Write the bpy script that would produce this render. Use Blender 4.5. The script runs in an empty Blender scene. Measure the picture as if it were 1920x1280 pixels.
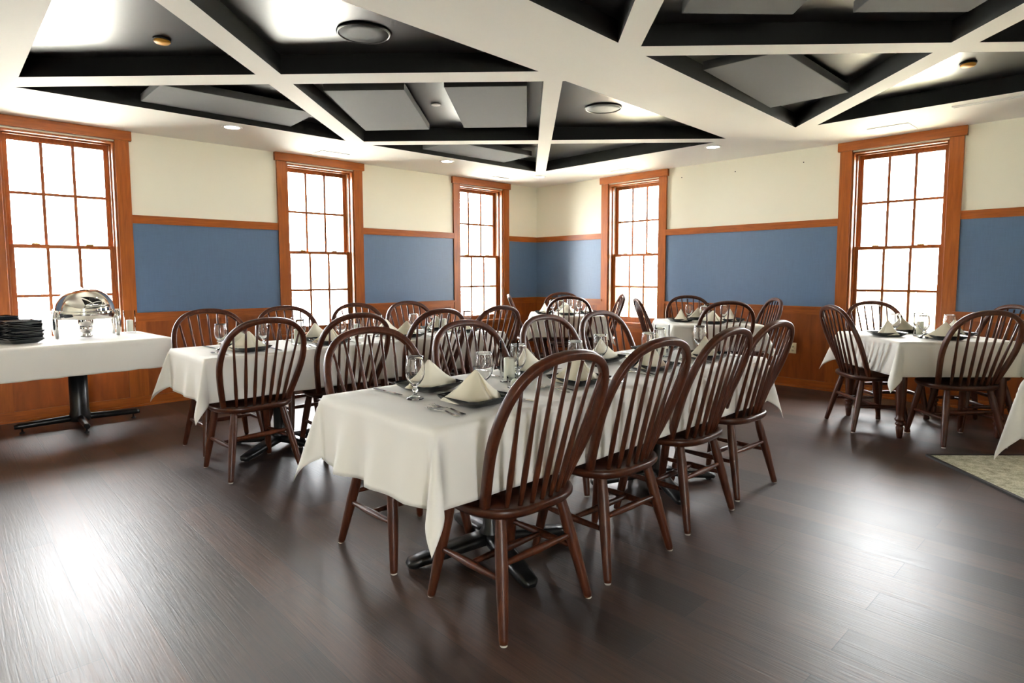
import bpy, bmesh, math, random
from mathutils import Vector, Matrix
from mathutils.geometry import delaunay_2d_cdt

PI = math.pi
scene = bpy.context.scene
COL = scene.collection

# ------------------------------------------------------------------ camera, world, exposure
CAM = Vector((-7.003, -6.7794, 1.28))
YAW, PITCH, ROLL, FPX = 0.81, 0.0789, -0.0029, 1136.9
f = Vector((math.cos(YAW) * math.cos(PITCH), math.sin(YAW) * math.cos(PITCH), -math.sin(PITCH)))
r = Vector((math.sin(YAW), -math.cos(YAW), 0))
u = r.cross(f)
r2 = r * math.cos(ROLL) + u * math.sin(ROLL)
u2 = -r * math.sin(ROLL) + u * math.cos(ROLL)
cd = bpy.data.cameras.new('camera')
cd.sensor_width = 36.0
cd.lens = FPX / 1920 * 36.0
cd.shift_y = -36.72 / 1920
cd.clip_start = 0.05
cam = bpy.data.objects.new('camera', cd)
cam.matrix_world = Matrix(((r2.x, u2.x, -f.x, CAM.x), (r2.y, u2.y, -f.y, CAM.y), (r2.z, u2.z, -f.z, CAM.z), (0, 0, 0, 1)))
COL.objects.link(cam)
scene.camera = cam

SKY = 27.0
w = bpy.data.worlds.new('overcast_sky')
scene.world = w
w.use_nodes = True
nt = w.node_tree
bg = nt.nodes['Background']
tc = nt.nodes.new('ShaderNodeTexCoord')
sep = nt.nodes.new('ShaderNodeSeparateXYZ')
ramp = nt.nodes.new('ShaderNodeValToRGB')
nt.links.new(tc.outputs['Generated'], sep.inputs[0])
nt.links.new(sep.outputs['Z'], ramp.inputs[0])
ramp.color_ramp.elements[0].position = 0.0
ramp.color_ramp.elements[0].color = (0.92, 0.95, 1.0, 1)
ramp.color_ramp.elements[1].position = 0.7
ramp.color_ramp.elements[1].color = (1.0, 1.0, 1.0, 1)
nt.links.new(ramp.outputs[0], bg.inputs[0])
bg.inputs[1].default_value = SKY

sl = bpy.data.lights.new('lawn_bounce_sun', 'SUN')  # unseen sun, added to light the lawn so its bounce brightens the ceiling
sl.energy = 190.0
sl.angle = math.radians(1.5)
sl.color = (1.0, 0.97, 0.92)
so = bpy.data.objects.new('lawn_bounce_sun', sl)
so.rotation_euler = Vector((0.36, 0.0, -0.93)).to_track_quat('-Z', 'Z').to_euler()
COL.objects.link(so)

scene.view_settings.view_transform = 'Standard'
scene.view_settings.look = 'None'
scene.view_settings.exposure = 1.08
scene.view_settings.gamma = 1.0
scene.view_settings.use_curve_mapping = False
try:
    cy = scene.cycles
    cy.max_bounces = 10
    cy.diffuse_bounces = 5
    cy.glossy_bounces = 4
    cy.transmission_bounces = 8
    cy.transparent_max_bounces = 10
    cy.sample_clamp_indirect = 8.0
    cy.caustics_reflective = False
    cy.caustics_refractive = False
    cy.blur_glossy = 1.0
except Exception:
    pass


def portal(cx, cy_, cz, sx, sz, direction):
    """A sampling portal in a window opening: guides the sky's own light, gives none itself."""
    l = bpy.data.lights.new('window_portal', 'AREA')
    l.shape = 'RECTANGLE'
    l.size, l.size_y = sx, sz
    l.cycles.is_portal = True
    o = bpy.data.objects.new('window_portal', l)
    o.location = (cx, cy_, cz)
    o.rotation_euler = Vector(direction).to_track_quat('-Z', 'Z').to_euler()
    COL.objects.link(o)


# ------------------------------------------------------------------ helpers
class MB:
    def __init__(self):
        self.bm = bmesh.new()

    def face(self, vs, mat=0, smooth=False):
        try:
            fc = self.bm.faces.new(vs)
        except ValueError:
            return None
        fc.material_index = mat
        fc.smooth = smooth
        return fc

    def box(self, x0, x1, y0, y1, z0, z1, mat=0, bevel=0.0):
        x0, x1 = sorted((x0, x1)); y0, y1 = sorted((y0, y1)); z0, z1 = sorted((z0, z1))
        v = [self.bm.verts.new(p) for p in ((x0, y0, z0), (x1, y0, z0), (x1, y1, z0), (x0, y1, z0),
                                            (x0, y0, z1), (x1, y0, z1), (x1, y1, z1), (x0, y1, z1))]
        fs = [self.face([v[i] for i in q], mat) for q in
              ((0, 3, 2, 1), (4, 5, 6, 7), (0, 1, 5, 4), (1, 2, 6, 5), (2, 3, 7, 6), (3, 0, 4, 7))]
        if bevel > 0:
            es = list({e for fc in fs for e in fc.edges})
            bmesh.ops.bevel(self.bm, geom=es, offset=bevel, segments=2, affect='EDGES', profile=0.5, material=mat)
        return self

    def prism(self, pts, z0, z1, mat=0, side_mat=None, bevel=0.0):
        area = sum(pts[i][0] * pts[(i + 1) % len(pts)][1] - pts[(i + 1) % len(pts)][0] * pts[i][1] for i in range(len(pts)))
        if area < 0:
            pts = pts[::-1]
        a = [self.bm.verts.new((p[0], p[1], z0)) for p in pts]
        b = [self.bm.verts.new((p[0], p[1], z1)) for p in pts]
        n = len(pts)
        fs = [self.face(a[::-1], mat), self.face(b, mat)]
        for i in range(n):
            fs.append(self.face([a[i], a[(i + 1) % n], b[(i + 1) % n], b[i]], mat if side_mat is None else side_mat))
        if bevel > 0:
            es = list(set(fs[0].edges) | set(fs[1].edges))
            bmesh.ops.bevel(self.bm, geom=es, offset=bevel, segments=2, affect='EDGES', profile=0.5, material=mat)
        return self

    def lathe(self, prof, n=24, c=(0, 0, 0), mat=0, caps=True, smooth=True):
        rings = []
        for (rad, z) in prof:
            rad = max(rad, 1e-5)
            rings.append([self.bm.verts.new((c[0] + rad * math.cos(2 * PI * i / n), c[1] + rad * math.sin(2 * PI * i / n), c[2] + z)) for i in range(n)])
        for a, b in zip(rings, rings[1:]):
            for i in range(n):
                self.face([a[i], a[(i + 1) % n], b[(i + 1) % n], b[i]], mat, smooth)
        if caps:
            self.face(rings[0][::-1], mat)
            self.face(rings[-1], mat)
        return self

    def tube(self, path, radii, n=10, mat=0, flat=None, up=None, smooth=True):
        """path of points, radius per point; flat=(a,b) scales the section along side/up."""
        path = [Vector(p) for p in path]
        rings = []
        ref = Vector(up) if up else Vector((0, 0, 1))
        for i, p in enumerate(path):
            t = (path[min(i + 1, len(path) - 1)] - path[max(i - 1, 0)]).normalized()
            rr = ref
            if abs(t.dot(rr)) > 0.95:
                rr = Vector((1, 0, 0)) if abs(t.x) < 0.9 else Vector((0, 1, 0))
            s = t.cross(rr).normalized()
            v = s.cross(t).normalized()
            R = radii[i] if isinstance(radii, (list, tuple)) else radii
            fa, fb = flat if flat else (1, 1)
            ring = []
            for k in range(n):
                an = 2 * PI * k / n
                c_, s_ = math.cos(an), math.sin(an)
                if flat:  # rounded-rectangle section
                    q = 0.42
                    c_ = math.copysign(abs(c_) ** q, c_); s_ = math.copysign(abs(s_) ** q, s_)
                ring.append(self.bm.verts.new(p + s * (R * fa * c_) + v * (R * fb * s_)))
            rings.append(ring)
        for a, b in zip(rings, rings[1:]):
            for i in range(n):
                self.face([a[i], a[(i + 1) % n], b[(i + 1) % n], b[i]], mat, smooth)
        self.face(rings[0][::-1], mat)
        self.face(rings[-1], mat)
        return self

    def grid(self, fn, nu, nv, mat=0, smooth=True):
        vs = [[self.bm.verts.new(fn(i, j)) for j in range(nv)] for i in range(nu)]
        for i in range(nu - 1):
            for j in range(nv - 1):
                self.face([vs[i][j], vs[i + 1][j], vs[i + 1][j + 1], vs[i][j + 1]], mat, smooth)
        return self

    def xf(self, m):
        bmesh.ops.transform(self.bm, matrix=m, verts=self.bm.verts)
        return self

    def build(self, name, mats, parent=None, loc=None):
        bmesh.ops.recalc_face_normals(self.bm, faces=self.bm.faces)
        me = bpy.data.meshes.new(name)
        self.bm.to_mesh(me)
        self.bm.free()
        for m in (mats if isinstance(mats, (list, tuple)) else [mats]):
            me.materials.append(m)
        o = bpy.data.objects.new(name, me)
        COL.objects.link(o)
        if parent:
            o.parent = parent
        if loc:
            o.location = loc
        return o


def tag(o, label, cat, group=None):
    o['label'] = label
    o['category'] = cat
    if group:
        o['group'] = group
    return o


def thing(name, label, cat, loc=(0, 0, 0), rz=0.0, group=None):
    o = bpy.data.objects.new(name, None)
    o.empty_display_size = 0.1
    COL.objects.link(o)
    o.location = loc
    o.rotation_euler = (0, 0, rz)
    return tag(o, label, cat, group)


def structure(o):
    o['kind'] = 'structure'
    return o


KIDS = {}


def remember(root):
    """store the tree of a prototype: part list with their sub-parts"""
    KIDS[root.name] = [(c, list(c.children)) for c in root.children]
    return root


def dup(root, label, group=None, loc=None, rz=None):
    r_ = root.copy()
    COL.objects.link(r_)
    r_['label'] = label
    if group:
        r_['group'] = group
    if loc is not None:
        r_.location = loc
    if rz is not None:
        r_.rotation_euler = (0, 0, rz)
    for c, subs in KIDS.get(root.name, []):
        cc = c.copy(); COL.objects.link(cc); cc.parent = r_
        for s in subs:
            ss = s.copy(); COL.objects.link(ss); ss.parent = cc
    return r_


class Maker:
    """first placement moves the prototype itself, later ones copy it"""
    def __init__(self, proto):
        self.p = remember(proto); self.used = False

    def put(self, loc, rz, label, group=None):
        if not self.used:
            self.used = True
            o = self.p
            o.location = loc; o.rotation_euler = (0, 0, rz); o['label'] = label
            if group:
                o['group'] = group
            return o
        return dup(self.p, label, group, loc, rz)


def modifier(o, kind, **kw):
    m = o.modifiers.new(kind.lower(), kind)
    for k, v in kw.items():
        setattr(m, k, v)
    return m


# ------------------------------------------------------------------ materials
def new_mat(name):
    m = bpy.data.materials.new(name)
    m.use_nodes = True
    return m, m.node_tree, m.node_tree.nodes['Principled BSDF']


def plain(name, col, rough=0.5, metal=0.0, spec=0.5, bump=0.0, bscale=60.0, vary=0.0, coat=0.0, sheen=0.0):
    m, t, b = new_mat(name)
    b.inputs['Base Color'].default_value = (*col, 1)
    b.inputs['Roughness'].default_value = rough
    b.inputs['Metallic'].default_value = metal
    b.inputs['Specular IOR Level'].default_value = spec
    if coat:
        b.inputs['Coat Weight'].default_value = coat
        b.inputs['Coat Roughness'].default_value = 0.12
    if sheen:
        b.inputs['Sheen Weight'].default_value = sheen
        b.inputs['Sheen Roughness'].default_value = 0.4
    tcn = t.nodes.new('ShaderNodeTexCoord')
    if vary or bump:
        no = t.nodes.new('ShaderNodeTexNoise')
        no.inputs['Scale'].default_value = bscale
        no.inputs['Detail'].default_value = 3
        t.links.new(tcn.outputs['Object'], no.inputs['Vector'])
        if vary:
            mx = t.nodes.new('ShaderNodeMix'); mx.data_type = 'RGBA'
            mx.inputs['A'].default_value = (*[c * (1 - vary) for c in col], 1)
            mx.inputs['B'].default_value = (*[min(1, c * (1 + vary)) for c in col], 1)
            t.links.new(no.outputs['Fac'], mx.inputs['Factor'])
            t.links.new(mx.outputs['Result'], b.inputs['Base Color'])
        if bump:
            bp = t.nodes.new('ShaderNodeBump')
            bp.inputs['Strength'].default_value = bump
            bp.inputs['Distance'].default_value = 0.002
            t.links.new(no.outputs['Fac'], bp.inputs['Height'])
            t.links.new(bp.outputs['Normal'], b.inputs['Normal'])
    return m


def wood(name, c1, c2, rough=0.3, stretch=(14, 14, 1.2), coat=0.0, spec=0.5):
    m, t, b = new_mat(name)
    tcn = t.nodes.new('ShaderNodeTexCoord')
    mp = t.nodes.new('ShaderNodeMapping')
    mp.inputs['Scale'].default_value = stretch
    no = t.nodes.new('ShaderNodeTexNoise')
    no.inputs['Scale'].default_value = 3.0
    no.inputs['Detail'].default_value = 5
    no.inputs['Distortion'].default_value = 0.6
    t.links.new(tcn.outputs['Object'], mp.inputs[0])
    t.links.new(mp.outputs[0], no.inputs['Vector'])
    cr = t.nodes.new('ShaderNodeValToRGB')
    cr.color_ramp.elements[0].position = 0.3
    cr.color_ramp.elements[0].color = (*c1, 1)
    cr.color_ramp.elements[1].position = 0.7
    cr.color_ramp.elements[1].color = (*c2, 1)
    t.links.new(no.outputs['Fac'], cr.inputs[0])
    t.links.new(cr.outputs[0], b.inputs['Base Color'])
    b.inputs['Roughness'].default_value = rough
    b.inputs['Specular IOR Level'].default_value = spec
    if coat:
        b.inputs['Coat Weight'].default_value = coat
        b.inputs['Coat Roughness'].default_value = 0.15
    return m


def fabric_weave(name, col, rough, sheen):
    m, t, b = new_mat(name)
    tcn = t.nodes.new('ShaderNodeTexCoord')
    outs = []
    for sc in ((260, 260, 9), (9, 9, 260)):
        mp = t.nodes.new('ShaderNodeMapping'); mp.inputs['Scale'].default_value = sc
        no = t.nodes.new('ShaderNodeTexNoise'); no.inputs['Scale'].default_value = 1.0; no.inputs['Detail'].default_value = 2
        t.links.new(tcn.outputs['Object'], mp.inputs[0]); t.links.new(mp.outputs[0], no.inputs['Vector'])
        outs.append(no.outputs['Fac'])
    ad = t.nodes.new('ShaderNodeMath'); ad.operation = 'ADD'
    t.links.new(outs[0], ad.inputs[0]); t.links.new(outs[1], ad.inputs[1])
    cr = t.nodes.new('ShaderNodeValToRGB')
    cr.color_ramp.elements[0].position = 0.25
    cr.color_ramp.elements[0].color = (*[c * 0.86 for c in col], 1)
    cr.color_ramp.elements[1].position = 0.8
    cr.color_ramp.elements[1].color = (*[c * 1.14 for c in col], 1)
    hf = t.nodes.new('ShaderNodeMath'); hf.operation = 'MULTIPLY'; hf.inputs[1].default_value = 0.5
    t.links.new(ad.outputs[0], hf.inputs[0]); t.links.new(hf.outputs[0], cr.inputs[0])
    t.links.new(cr.outputs[0], b.inputs['Base Color'])
    b.inputs['Roughness'].default_value = rough
    b.inputs['Specular IOR Level'].default_value = 0.5
    b.inputs['Sheen Weight'].default_value = sheen
    bp = t.nodes.new('ShaderNodeBump'); bp.inputs['Strength'].default_value = 0.15; bp.inputs['Distance'].default_value = 0.001
    t.links.new(ad.outputs[0], bp.inputs['Height']); t.links.new(bp.outputs[0], b.inputs['Normal'])
    return m


def floor_material():
    m, t, b = new_mat('dark_plank_floor')
    L = t.links
    tcn = t.nodes.new('ShaderNodeTexCoord')
    mp = t.nodes.new('ShaderNodeMapping')
    mp.inputs['Rotation'].default_value = (0, 0, PI / 2)
    L.new(tcn.outputs['Object'], mp.inputs[0])
    br = t.nodes.new('ShaderNodeTexBrick')
    br.offset = 0.37
    br.inputs['Scale'].default_value = 1.0
    br.inputs['Brick Width'].default_value = 1.22
    br.inputs['Row Height'].default_value = 0.18
    br.inputs['Mortar Size'].default_value = 0.0016
    br.inputs['Mortar Smooth'].default_value = 0.2
    br.inputs['Bias'].default_value = 0.0
    br.inputs['Color1'].default_value = (0.022, 0.013, 0.009, 1)
    br.inputs['Color2'].default_value = (0.072, 0.039, 0.027, 1)
    br.inputs['Mortar'].default_value = (0.014, 0.010, 0.008, 1)
    L.new(mp.outputs[0], br.inputs['Vector'])
    mp2 = t.nodes.new('ShaderNodeMapping')
    mp2.inputs['Scale'].default_value = (75, 3.2, 1)
    L.new(tcn.outputs['Object'], mp2.inputs[0])
    no = t.nodes.new('ShaderNodeTexNoise')
    no.inputs['Scale'].default_value = 1.0
    no.inputs['Detail'].default_value = 5
    no.inputs['Distortion'].default_value = 1.2
    L.new(mp2.outputs[0], no.inputs['Vector'])
    mp3 = t.nodes.new('ShaderNodeMapping')
    mp3.inputs['Scale'].default_value = (3.5, 0.9, 1)
    L.new(tcn.outputs['Object'], mp3.inputs[0])
    no3 = t.nodes.new('ShaderNodeTexNoise')
    no3.inputs['Scale'].default_value = 1.0
    no3.inputs['Detail'].default_value = 3
    L.new(mp3.outputs[0], no3.inputs['Vector'])
    mx = t.nodes.new('ShaderNodeMix'); mx.data_type = 'RGBA'; mx.blend_type = 'MULTIPLY'
    mx.inputs['Factor'].default_value = 0.75
    cr = t.nodes.new('ShaderNodeValToRGB')
    cr.color_ramp.elements[0].position = 0.32; cr.color_ramp.elements[0].color = (0.45, 0.45, 0.45, 1)
    cr.color_ramp.elements[1].position = 0.66; cr.color_ramp.elements[1].color = (1.35, 1.25, 1.2, 1)
    L.new(no.outputs['Fac'], cr.inputs[0])
    L.new(br.outputs['Color'], mx.inputs['A']); L.new(cr.outputs[0], mx.inputs['B'])
    mx2 = t.nodes.new('ShaderNodeMix'); mx2.data_type = 'RGBA'; mx2.blend_type = 'MULTIPLY'
    mx2.inputs['Factor'].default_value = 0.8
    cr2 = t.nodes.new('ShaderNodeValToRGB')
    cr2.color_ramp.elements[0].position = 0.3; cr2.color_ramp.elements[0].color = (0.75, 0.72, 0.7, 1)
    cr2.color_ramp.elements[1].position = 0.7; cr2.color_ramp.elements[1].color = (1.25, 1.15, 1.1, 1)
    L.new(no3.outputs['Fac'], cr2.inputs[0])
    L.new(mx.outputs['Result'], mx2.inputs['A']); L.new(cr2.outputs[0], mx2.inputs['B'])
    L.new(mx2.outputs['Result'], b.inputs['Base Color'])
    rr = t.nodes.new('ShaderNodeMapRange')
    rr.inputs['To Min'].default_value = 0.37; rr.inputs['To Max'].default_value = 0.49
    L.new(no.outputs['Fac'], rr.inputs['Value'])
    L.new(rr.outputs[0], b.inputs['Roughness'])
    b.inputs['Specular IOR Level'].default_value = 0.72
    bp = t.nodes.new('ShaderNodeBump'); bp.inputs['Strength'].default_value = 0.4; bp.inputs['Distance'].default_value = 0.002
    sb = t.nodes.new('ShaderNodeMath'); sb.operation = 'SUBTRACT'
    L.new(no.outputs['Fac'], sb.inputs[0]); L.new(br.outputs['Fac'], sb.inputs[1])
    L.new(sb.outputs[0], bp.inputs['Height']); L.new(bp.outputs[0], b.inputs['Normal'])
    return m


def glass_mat(name, ior=1.48, col=(1, 1, 1)):
    m = bpy.data.materials.new(name)
    m.use_nodes = True
    t = m.node_tree
    t.nodes.remove(t.nodes['Principled BSDF'])
    g = t.nodes.new('ShaderNodeBsdfGlass')
    g.inputs['IOR'].default_value = ior
    g.inputs['Roughness'].default_value = 0.0
    g.inputs['Color'].default_value = (*col, 1)
    t.links.new(g.outputs[0], t.nodes['Material Output'].inputs[0])
    return m


def pane_mat():
    m = bpy.data.materials.new('window_glass')
    m.use_nodes = True
    t = m.node_tree
    t.nodes.remove(t.nodes['Principled BSDF'])
    tr = t.nodes.new('ShaderNodeBsdfTransparent')
    tr.inputs[0].default_value = (0.985, 0.99, 0.985, 1)
    gl = t.nodes.new('ShaderNodeBsdfGlossy'); gl.inputs['Roughness'].default_value = 0.02
    fr = t.nodes.new('ShaderNodeFresnel'); fr.inputs[0].default_value = 1.3
    mx = t.nodes.new('ShaderNodeMixShader')
    t.links.new(fr.outputs[0], mx.inputs[0]); t.links.new(tr.outputs[0], mx.inputs[1]); t.links.new(gl.outputs[0], mx.inputs[2])
    t.links.new(mx.outputs[0], t.nodes['Material Output'].inputs[0])
    return m


def emission(name, col, s):
    m, t, b = new_mat(name)
    b.inputs['Base Color'].default_value = (0.9, 0.9, 0.9, 1)
    b.inputs['Emission Color'].default_value = (*col, 1)
    b.inputs['Emission Strength'].default_value = s
    return m


M = {
    'cream': plain('cream_wall_paint', (0.86, 0.83, 0.69), 0.7, bump=0.05, bscale=180, vary=0.015),
    'white': plain('white_ceiling_paint', (0.88, 0.87, 0.83), 0.65, bump=0.03, bscale=200, vary=0.01),
    'black_ceil': plain('black_satin_ceiling_paint', (0.013, 0.013, 0.014), 0.33, spec=0.75, bump=0.03, bscale=14),
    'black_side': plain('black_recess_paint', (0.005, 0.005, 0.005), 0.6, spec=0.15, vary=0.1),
    'panel_grey': plain('charcoal_acoustic_fabric', (0.052, 0.052, 0.054), 0.85, bump=0.15, bscale=500, vary=0.05),
    'trim': wood('cherry_trim_wood', (0.205, 0.048, 0.006), (0.315, 0.084, 0.010), 0.36, spec=0.3),
    'trim_h': wood('cherry_trim_wood_lengthwise', (0.205, 0.048, 0.006), (0.315, 0.084, 0.010), 0.36, spec=0.3, stretch=(1.4, 1.4, 16)),
    'wains': wood('cherry_wainscot_wood', (0.160, 0.034, 0.0045), (0.255, 0.062, 0.0085), 0.38, spec=0.3, stretch=(5, 5, 0.9)),
    'blue': fabric_weave('blue_woven_wall_fabric', (0.068, 0.121, 0.212), 0.42, 0.3),
    'floor': floor_material(),
    'chair': wood('dark_mahogany_chair_wood', (0.034, 0.0090, 0.0040), (0.082, 0.0210, 0.0080), 0.36, stretch=(22, 22, 2), coat=0.05, spec=0.3),
    'chair_h': wood('dark_mahogany_seat_wood', (0.028, 0.0080, 0.0038), (0.064, 0.0170, 0.0070), 0.33, stretch=(18, 2.5, 18), coat=0.08, spec=0.35),
    'cloth': plain('white_table_linen', (0.80, 0.775, 0.71), 0.8, spec=0.2, bump=0.08, bscale=700, vary=0.015, sheen=0.1),
    'napkin': plain('cream_napkin_linen', (0.84, 0.785, 0.63), 0.8, spec=0.2, bump=0.08, bscale=600, vary=0.02, sheen=0.1),
    'plate': plain('black_glazed_stoneware', (0.010, 0.012, 0.014), 0.16, spec=0.6, bump=0.02, bscale=20),
    'steel': plain('polished_cutlery_steel', (0.62, 0.62, 0.60), 0.12, metal=1.0, vary=0.03),
    'chrome': plain('mirror_stainless_steel', (0.80, 0.79, 0.76), 0.05, metal=1.0, vary=0.02, bscale=5),
    'iron': plain('black_cast_iron', (0.007, 0.007, 0.007), 0.3, spec=0.35, bump=0.1, bscale=90),
    'glide': plain('pale_plastic_glide', (0.55, 0.50, 0.44), 0.4, vary=0.05),
    'wax': plain('ivory_candle_wax', (0.83, 0.80, 0.68), 0.5, vary=0.02),
    'wick': plain('charred_wick', (0.02, 0.02, 0.02), 0.9, vary=0.1),
    'glass': glass_mat('clear_table_glass'),
    'pane': pane_mat(),
    'liner': plain('pale_jamb_liner', (0.80, 0.74, 0.64), 0.35, vary=0.02),
    'vent': plain('white_enamel_register', (0.80, 0.80, 0.78), 0.4, vary=0.01),
    'speaker': plain('black_speaker_mesh', (0.018, 0.018, 0.019), 0.5, bump=0.4, bscale=900),
    'orange': plain('amber_detector_cap', (0.80, 0.38, 0.05), 0.45, vary=0.05),
    'outlet': plain('ivory_outlet_plastic', (0.72, 0.62, 0.40), 0.4, vary=0.02),
    'dark': plain('dark_slot', (0.02, 0.017, 0.015), 0.6, vary=0.1),
    'brass': plain('brass_sash_lock', (0.6, 0.42, 0.16), 0.3, metal=1.0, vary=0.05),
    'lamp': emission('downlight_lens', (1.0, 0.95, 0.86), 14.0),
    'lawn': plain('pale_bounce_lawn', (0.66, 0.65, 0.58), 0.95, vary=0.2, bscale=2),  # lawn made extra pale as a reflector, sending daylight up to the ceiling
    'fence': plain('yellow_pine_deck_wood', (0.50, 0.46, 0.33), 0.7, vary=0.12, bscale=4),
    'rug': None,
}


def rug_mat():
    m, t, b = new_mat('sage_loop_carpet')
    tcn = t.nodes.new('ShaderNodeTexCoord')
    n1 = t.nodes.new('ShaderNodeTexNoise'); n1.inputs['Scale'].default_value = 160; n1.inputs['Detail'].default_value = 2
    n2 = t.nodes.new('ShaderNodeTexNoise'); n2.inputs['Scale'].default_value = 22; n2.inputs['Detail'].default_value = 4
    t.links.new(tcn.outputs['Object'], n1.inputs['Vector']); t.links.new(tcn.outputs['Object'], n2.inputs['Vector'])
    ad = t.nodes.new('ShaderNodeMath'); ad.operation = 'ADD'
    t.links.new(n1.outputs['Fac'], ad.inputs[0]); t.links.new(n2.outputs['Fac'], ad.inputs[1])
    hf = t.nodes.new('ShaderNodeMath'); hf.operation = 'MULTIPLY'; hf.inputs[1].default_value = 0.5
    t.links.new(ad.outputs[0], hf.inputs[0])
    cr = t.nodes.new('ShaderNodeValToRGB')
    cr.color_ramp.elements[0].position = 0.35; cr.color_ramp.elements[0].color = (0.22, 0.205, 0.125, 1)
    cr.color_ramp.elements[1].position = 0.62; cr.color_ramp.elements[1].color = (0.58, 0.545, 0.39, 1)
    t.links.new(hf.outputs[0], cr.inputs[0]); t.links.new(cr.outputs[0], b.inputs['Base Color'])
    b.inputs['Roughness'].default_value = 0.95
    bp = t.nodes.new('ShaderNodeBump'); bp.inputs['Strength'].default_value = 0.6; bp.inputs['Distance'].default_value = 0.004
    t.links.new(n1.outputs['Fac'], bp.inputs['Height']); t.links.new(bp.outputs[0], b.inputs['Normal'])
    return m


M['rug'] = rug_mat()


def thin_glass():
    m = bpy.data.materials.new('thin_clear_glass')
    m.use_nodes = True
    t = m.node_tree
    t.nodes.remove(t.nodes['Principled BSDF'])
    tr = t.nodes.new('ShaderNodeBsdfTransparent'); tr.inputs[0].default_value = (0.965, 0.975, 0.97, 1)
    gl = t.nodes.new('ShaderNodeBsdfGlossy'); gl.inputs['Roughness'].default_value = 0.02
    lw = t.nodes.new('ShaderNodeLayerWeight'); lw.inputs[0].default_value = 0.05
    mx = t.nodes.new('ShaderNodeMixShader')
    t.links.new(lw.outputs['Fresnel'], mx.inputs[0]); t.links.new(tr.outputs[0], mx.inputs[1]); t.links.new(gl.outputs[0], mx.inputs[2])
    t.links.new(mx.outputs[0], t.nodes['Material Output'].inputs[0])
    return m


M['thin'] = thin_glass()

# ------------------------------------------------------------------ room shell
CEIL = 2.637          # soffit and beams
INNER = 2.765         # black ceiling inside the coffers
XW, YS = -10.6, -10.6  # far extents behind the camera
WT = 0.30             # wall thickness
HW = 0.4175           # half width of a window opening
OZ0, OZ1 = 0.60, 2.53
LWIN = [-8.60, -6.12, -3.64, -1.157]
RWIN = [-1.84, -4.993, -8.14]

structure(MB().box(XW - WT, WT, YS - WT, WT, -0.12, 0).build('floor', M['floor']))


def wall_mesh(name, a0, a1, holes, fn, z0=0.0, z1=INNER + 0.1):
    """holes: (u0,u1,z0,z1) along the wall; fn(mb,u0,u1,z0,z1) adds a box."""
    mb = MB()
    cur = a0
    for (h0, h1, hz0, hz1) in sorted(holes):
        fn(mb, cur, h0, z0, z1)
        fn(mb, h0, h1, z0, hz0)
        fn(mb, h0, h1, hz1, z1)
        cur = h1
    fn(mb, cur, a1, z0, z1)
    return structure(mb.build(name, M['cream']))


wall_mesh('wall_left', XW, 0.0, [(c - HW, c + HW, OZ0, OZ1) for c in LWIN],
          lambda mb, a, b, c, d: mb.box(a, b, 0, WT, c, d))
wall_mesh('wall_right', YS, WT, [(c - HW, c + HW, OZ0, OZ1) for c in RWIN],
          lambda mb, a, b, c, d: mb.box(0, WT, a, b, c, d))
BACKWIN = [-8.4]
wall_mesh('wall_back_left', YS, WT, [],
          lambda mb, a, b, c, d: mb.box(XW - WT, XW, a, b, c, d))
wall_mesh('wall_back_right', XW, 0.0, [(c - 0.38, c + 0.38, 0.7, 2.4) for c in BACKWIN],
          lambda mb, a, b, c, d: mb.box(a, b, YS - WT, YS, c, d))
for c in LWIN:
    portal(c, 0.28, (OZ0 + OZ1) / 2, 2 * HW, OZ1 - OZ0, (0, -1, 0))
for c in RWIN:
    portal(0.28, c, (OZ0 + OZ1) / 2, 2 * HW, OZ1 - OZ0, (-1, 0, 0))
for c in BACKWIN:
    portal(c, YS - 0.28, 1.55, 0.76, 1.7, (0, 1, 0))

structure(MB().box(XW - WT, WT, YS - WT, WT, INNER, INNER + 0.1).build('ceiling', M['black_ceil']))


def clip(poly, a, b, c):
    """keep a*x+b*y <= c"""
    out = []
    for i in range(len(poly)):
        p, q = poly[i], poly[(i + 1) % len(poly)]
        dp, dq = a * p[0] + b * p[1] - c, a * q[0] + b * q[1] - c
        if dp <= 0:
            out.append(p)
        if dp * dq < 0:
            t_ = dp / (dp - dq)
            out.append((p[0] + t_ * (q[0] - p[0]), p[1] + t_ * (q[1] - p[1])))
    return out


def parea(p):
    return abs(sum(p[i][0] * p[(i + 1) % len(p)][1] - p[(i + 1) % len(p)][0] * p[i][1] for i in range(len(p)))) / 2


def cells(poly, bands):
    """bands: (a,b,lo,hi) beams lo<=a*x+b*y<=hi cut out of the polygon"""
    res = [poly]
    for (a, b, lo, hi) in bands:
        nx = []
        for p in res:
            for q in (clip(p, a, b, lo), clip(p, -a, -b, -hi)):
                if len(q) > 2 and parea(q) > 0.03:
                    nx.append(q)
        res = nx
    return res


bay1 = [(-6.50, -1.045), (-6.50, -3.975), (-1.04, -3.738), (-1.04, -1.045)]
bay2 = [(-6.50, -4.645), (-6.50, -9.3), (-0.93, -9.3), (-1.03, -4.41)]
coffers = cells(bay1, [(-1, 1, -0.135, 0.055), (-1, 1, 2.585, 2.83), (1, 1, -4.86, -4.615), (1, 1, -7.84, -7.54)])
coffers += cells(bay2, [(-1, 1, -0.745, -0.54), (1, 1, -8.45, -8.22), (-1, 1, -3.56, -3.33), (1, 1, -11.3, -11.07)])
verts2d = [Vector(p) for p in ((XW - WT, YS - WT), (WT, YS - WT), (WT, WT), (XW - WT, WT))]
loops = [[0, 1, 2, 3]]
for c in coffers:
    base = len(verts2d)
    verts2d += [Vector(p) for p in c]
    loops.append(list(range(base, base + len(c))))
edges2d = []
for lp in loops:
    edges2d += [(lp[i], lp[(i + 1) % len(lp)]) for i in range(len(lp))]
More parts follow.
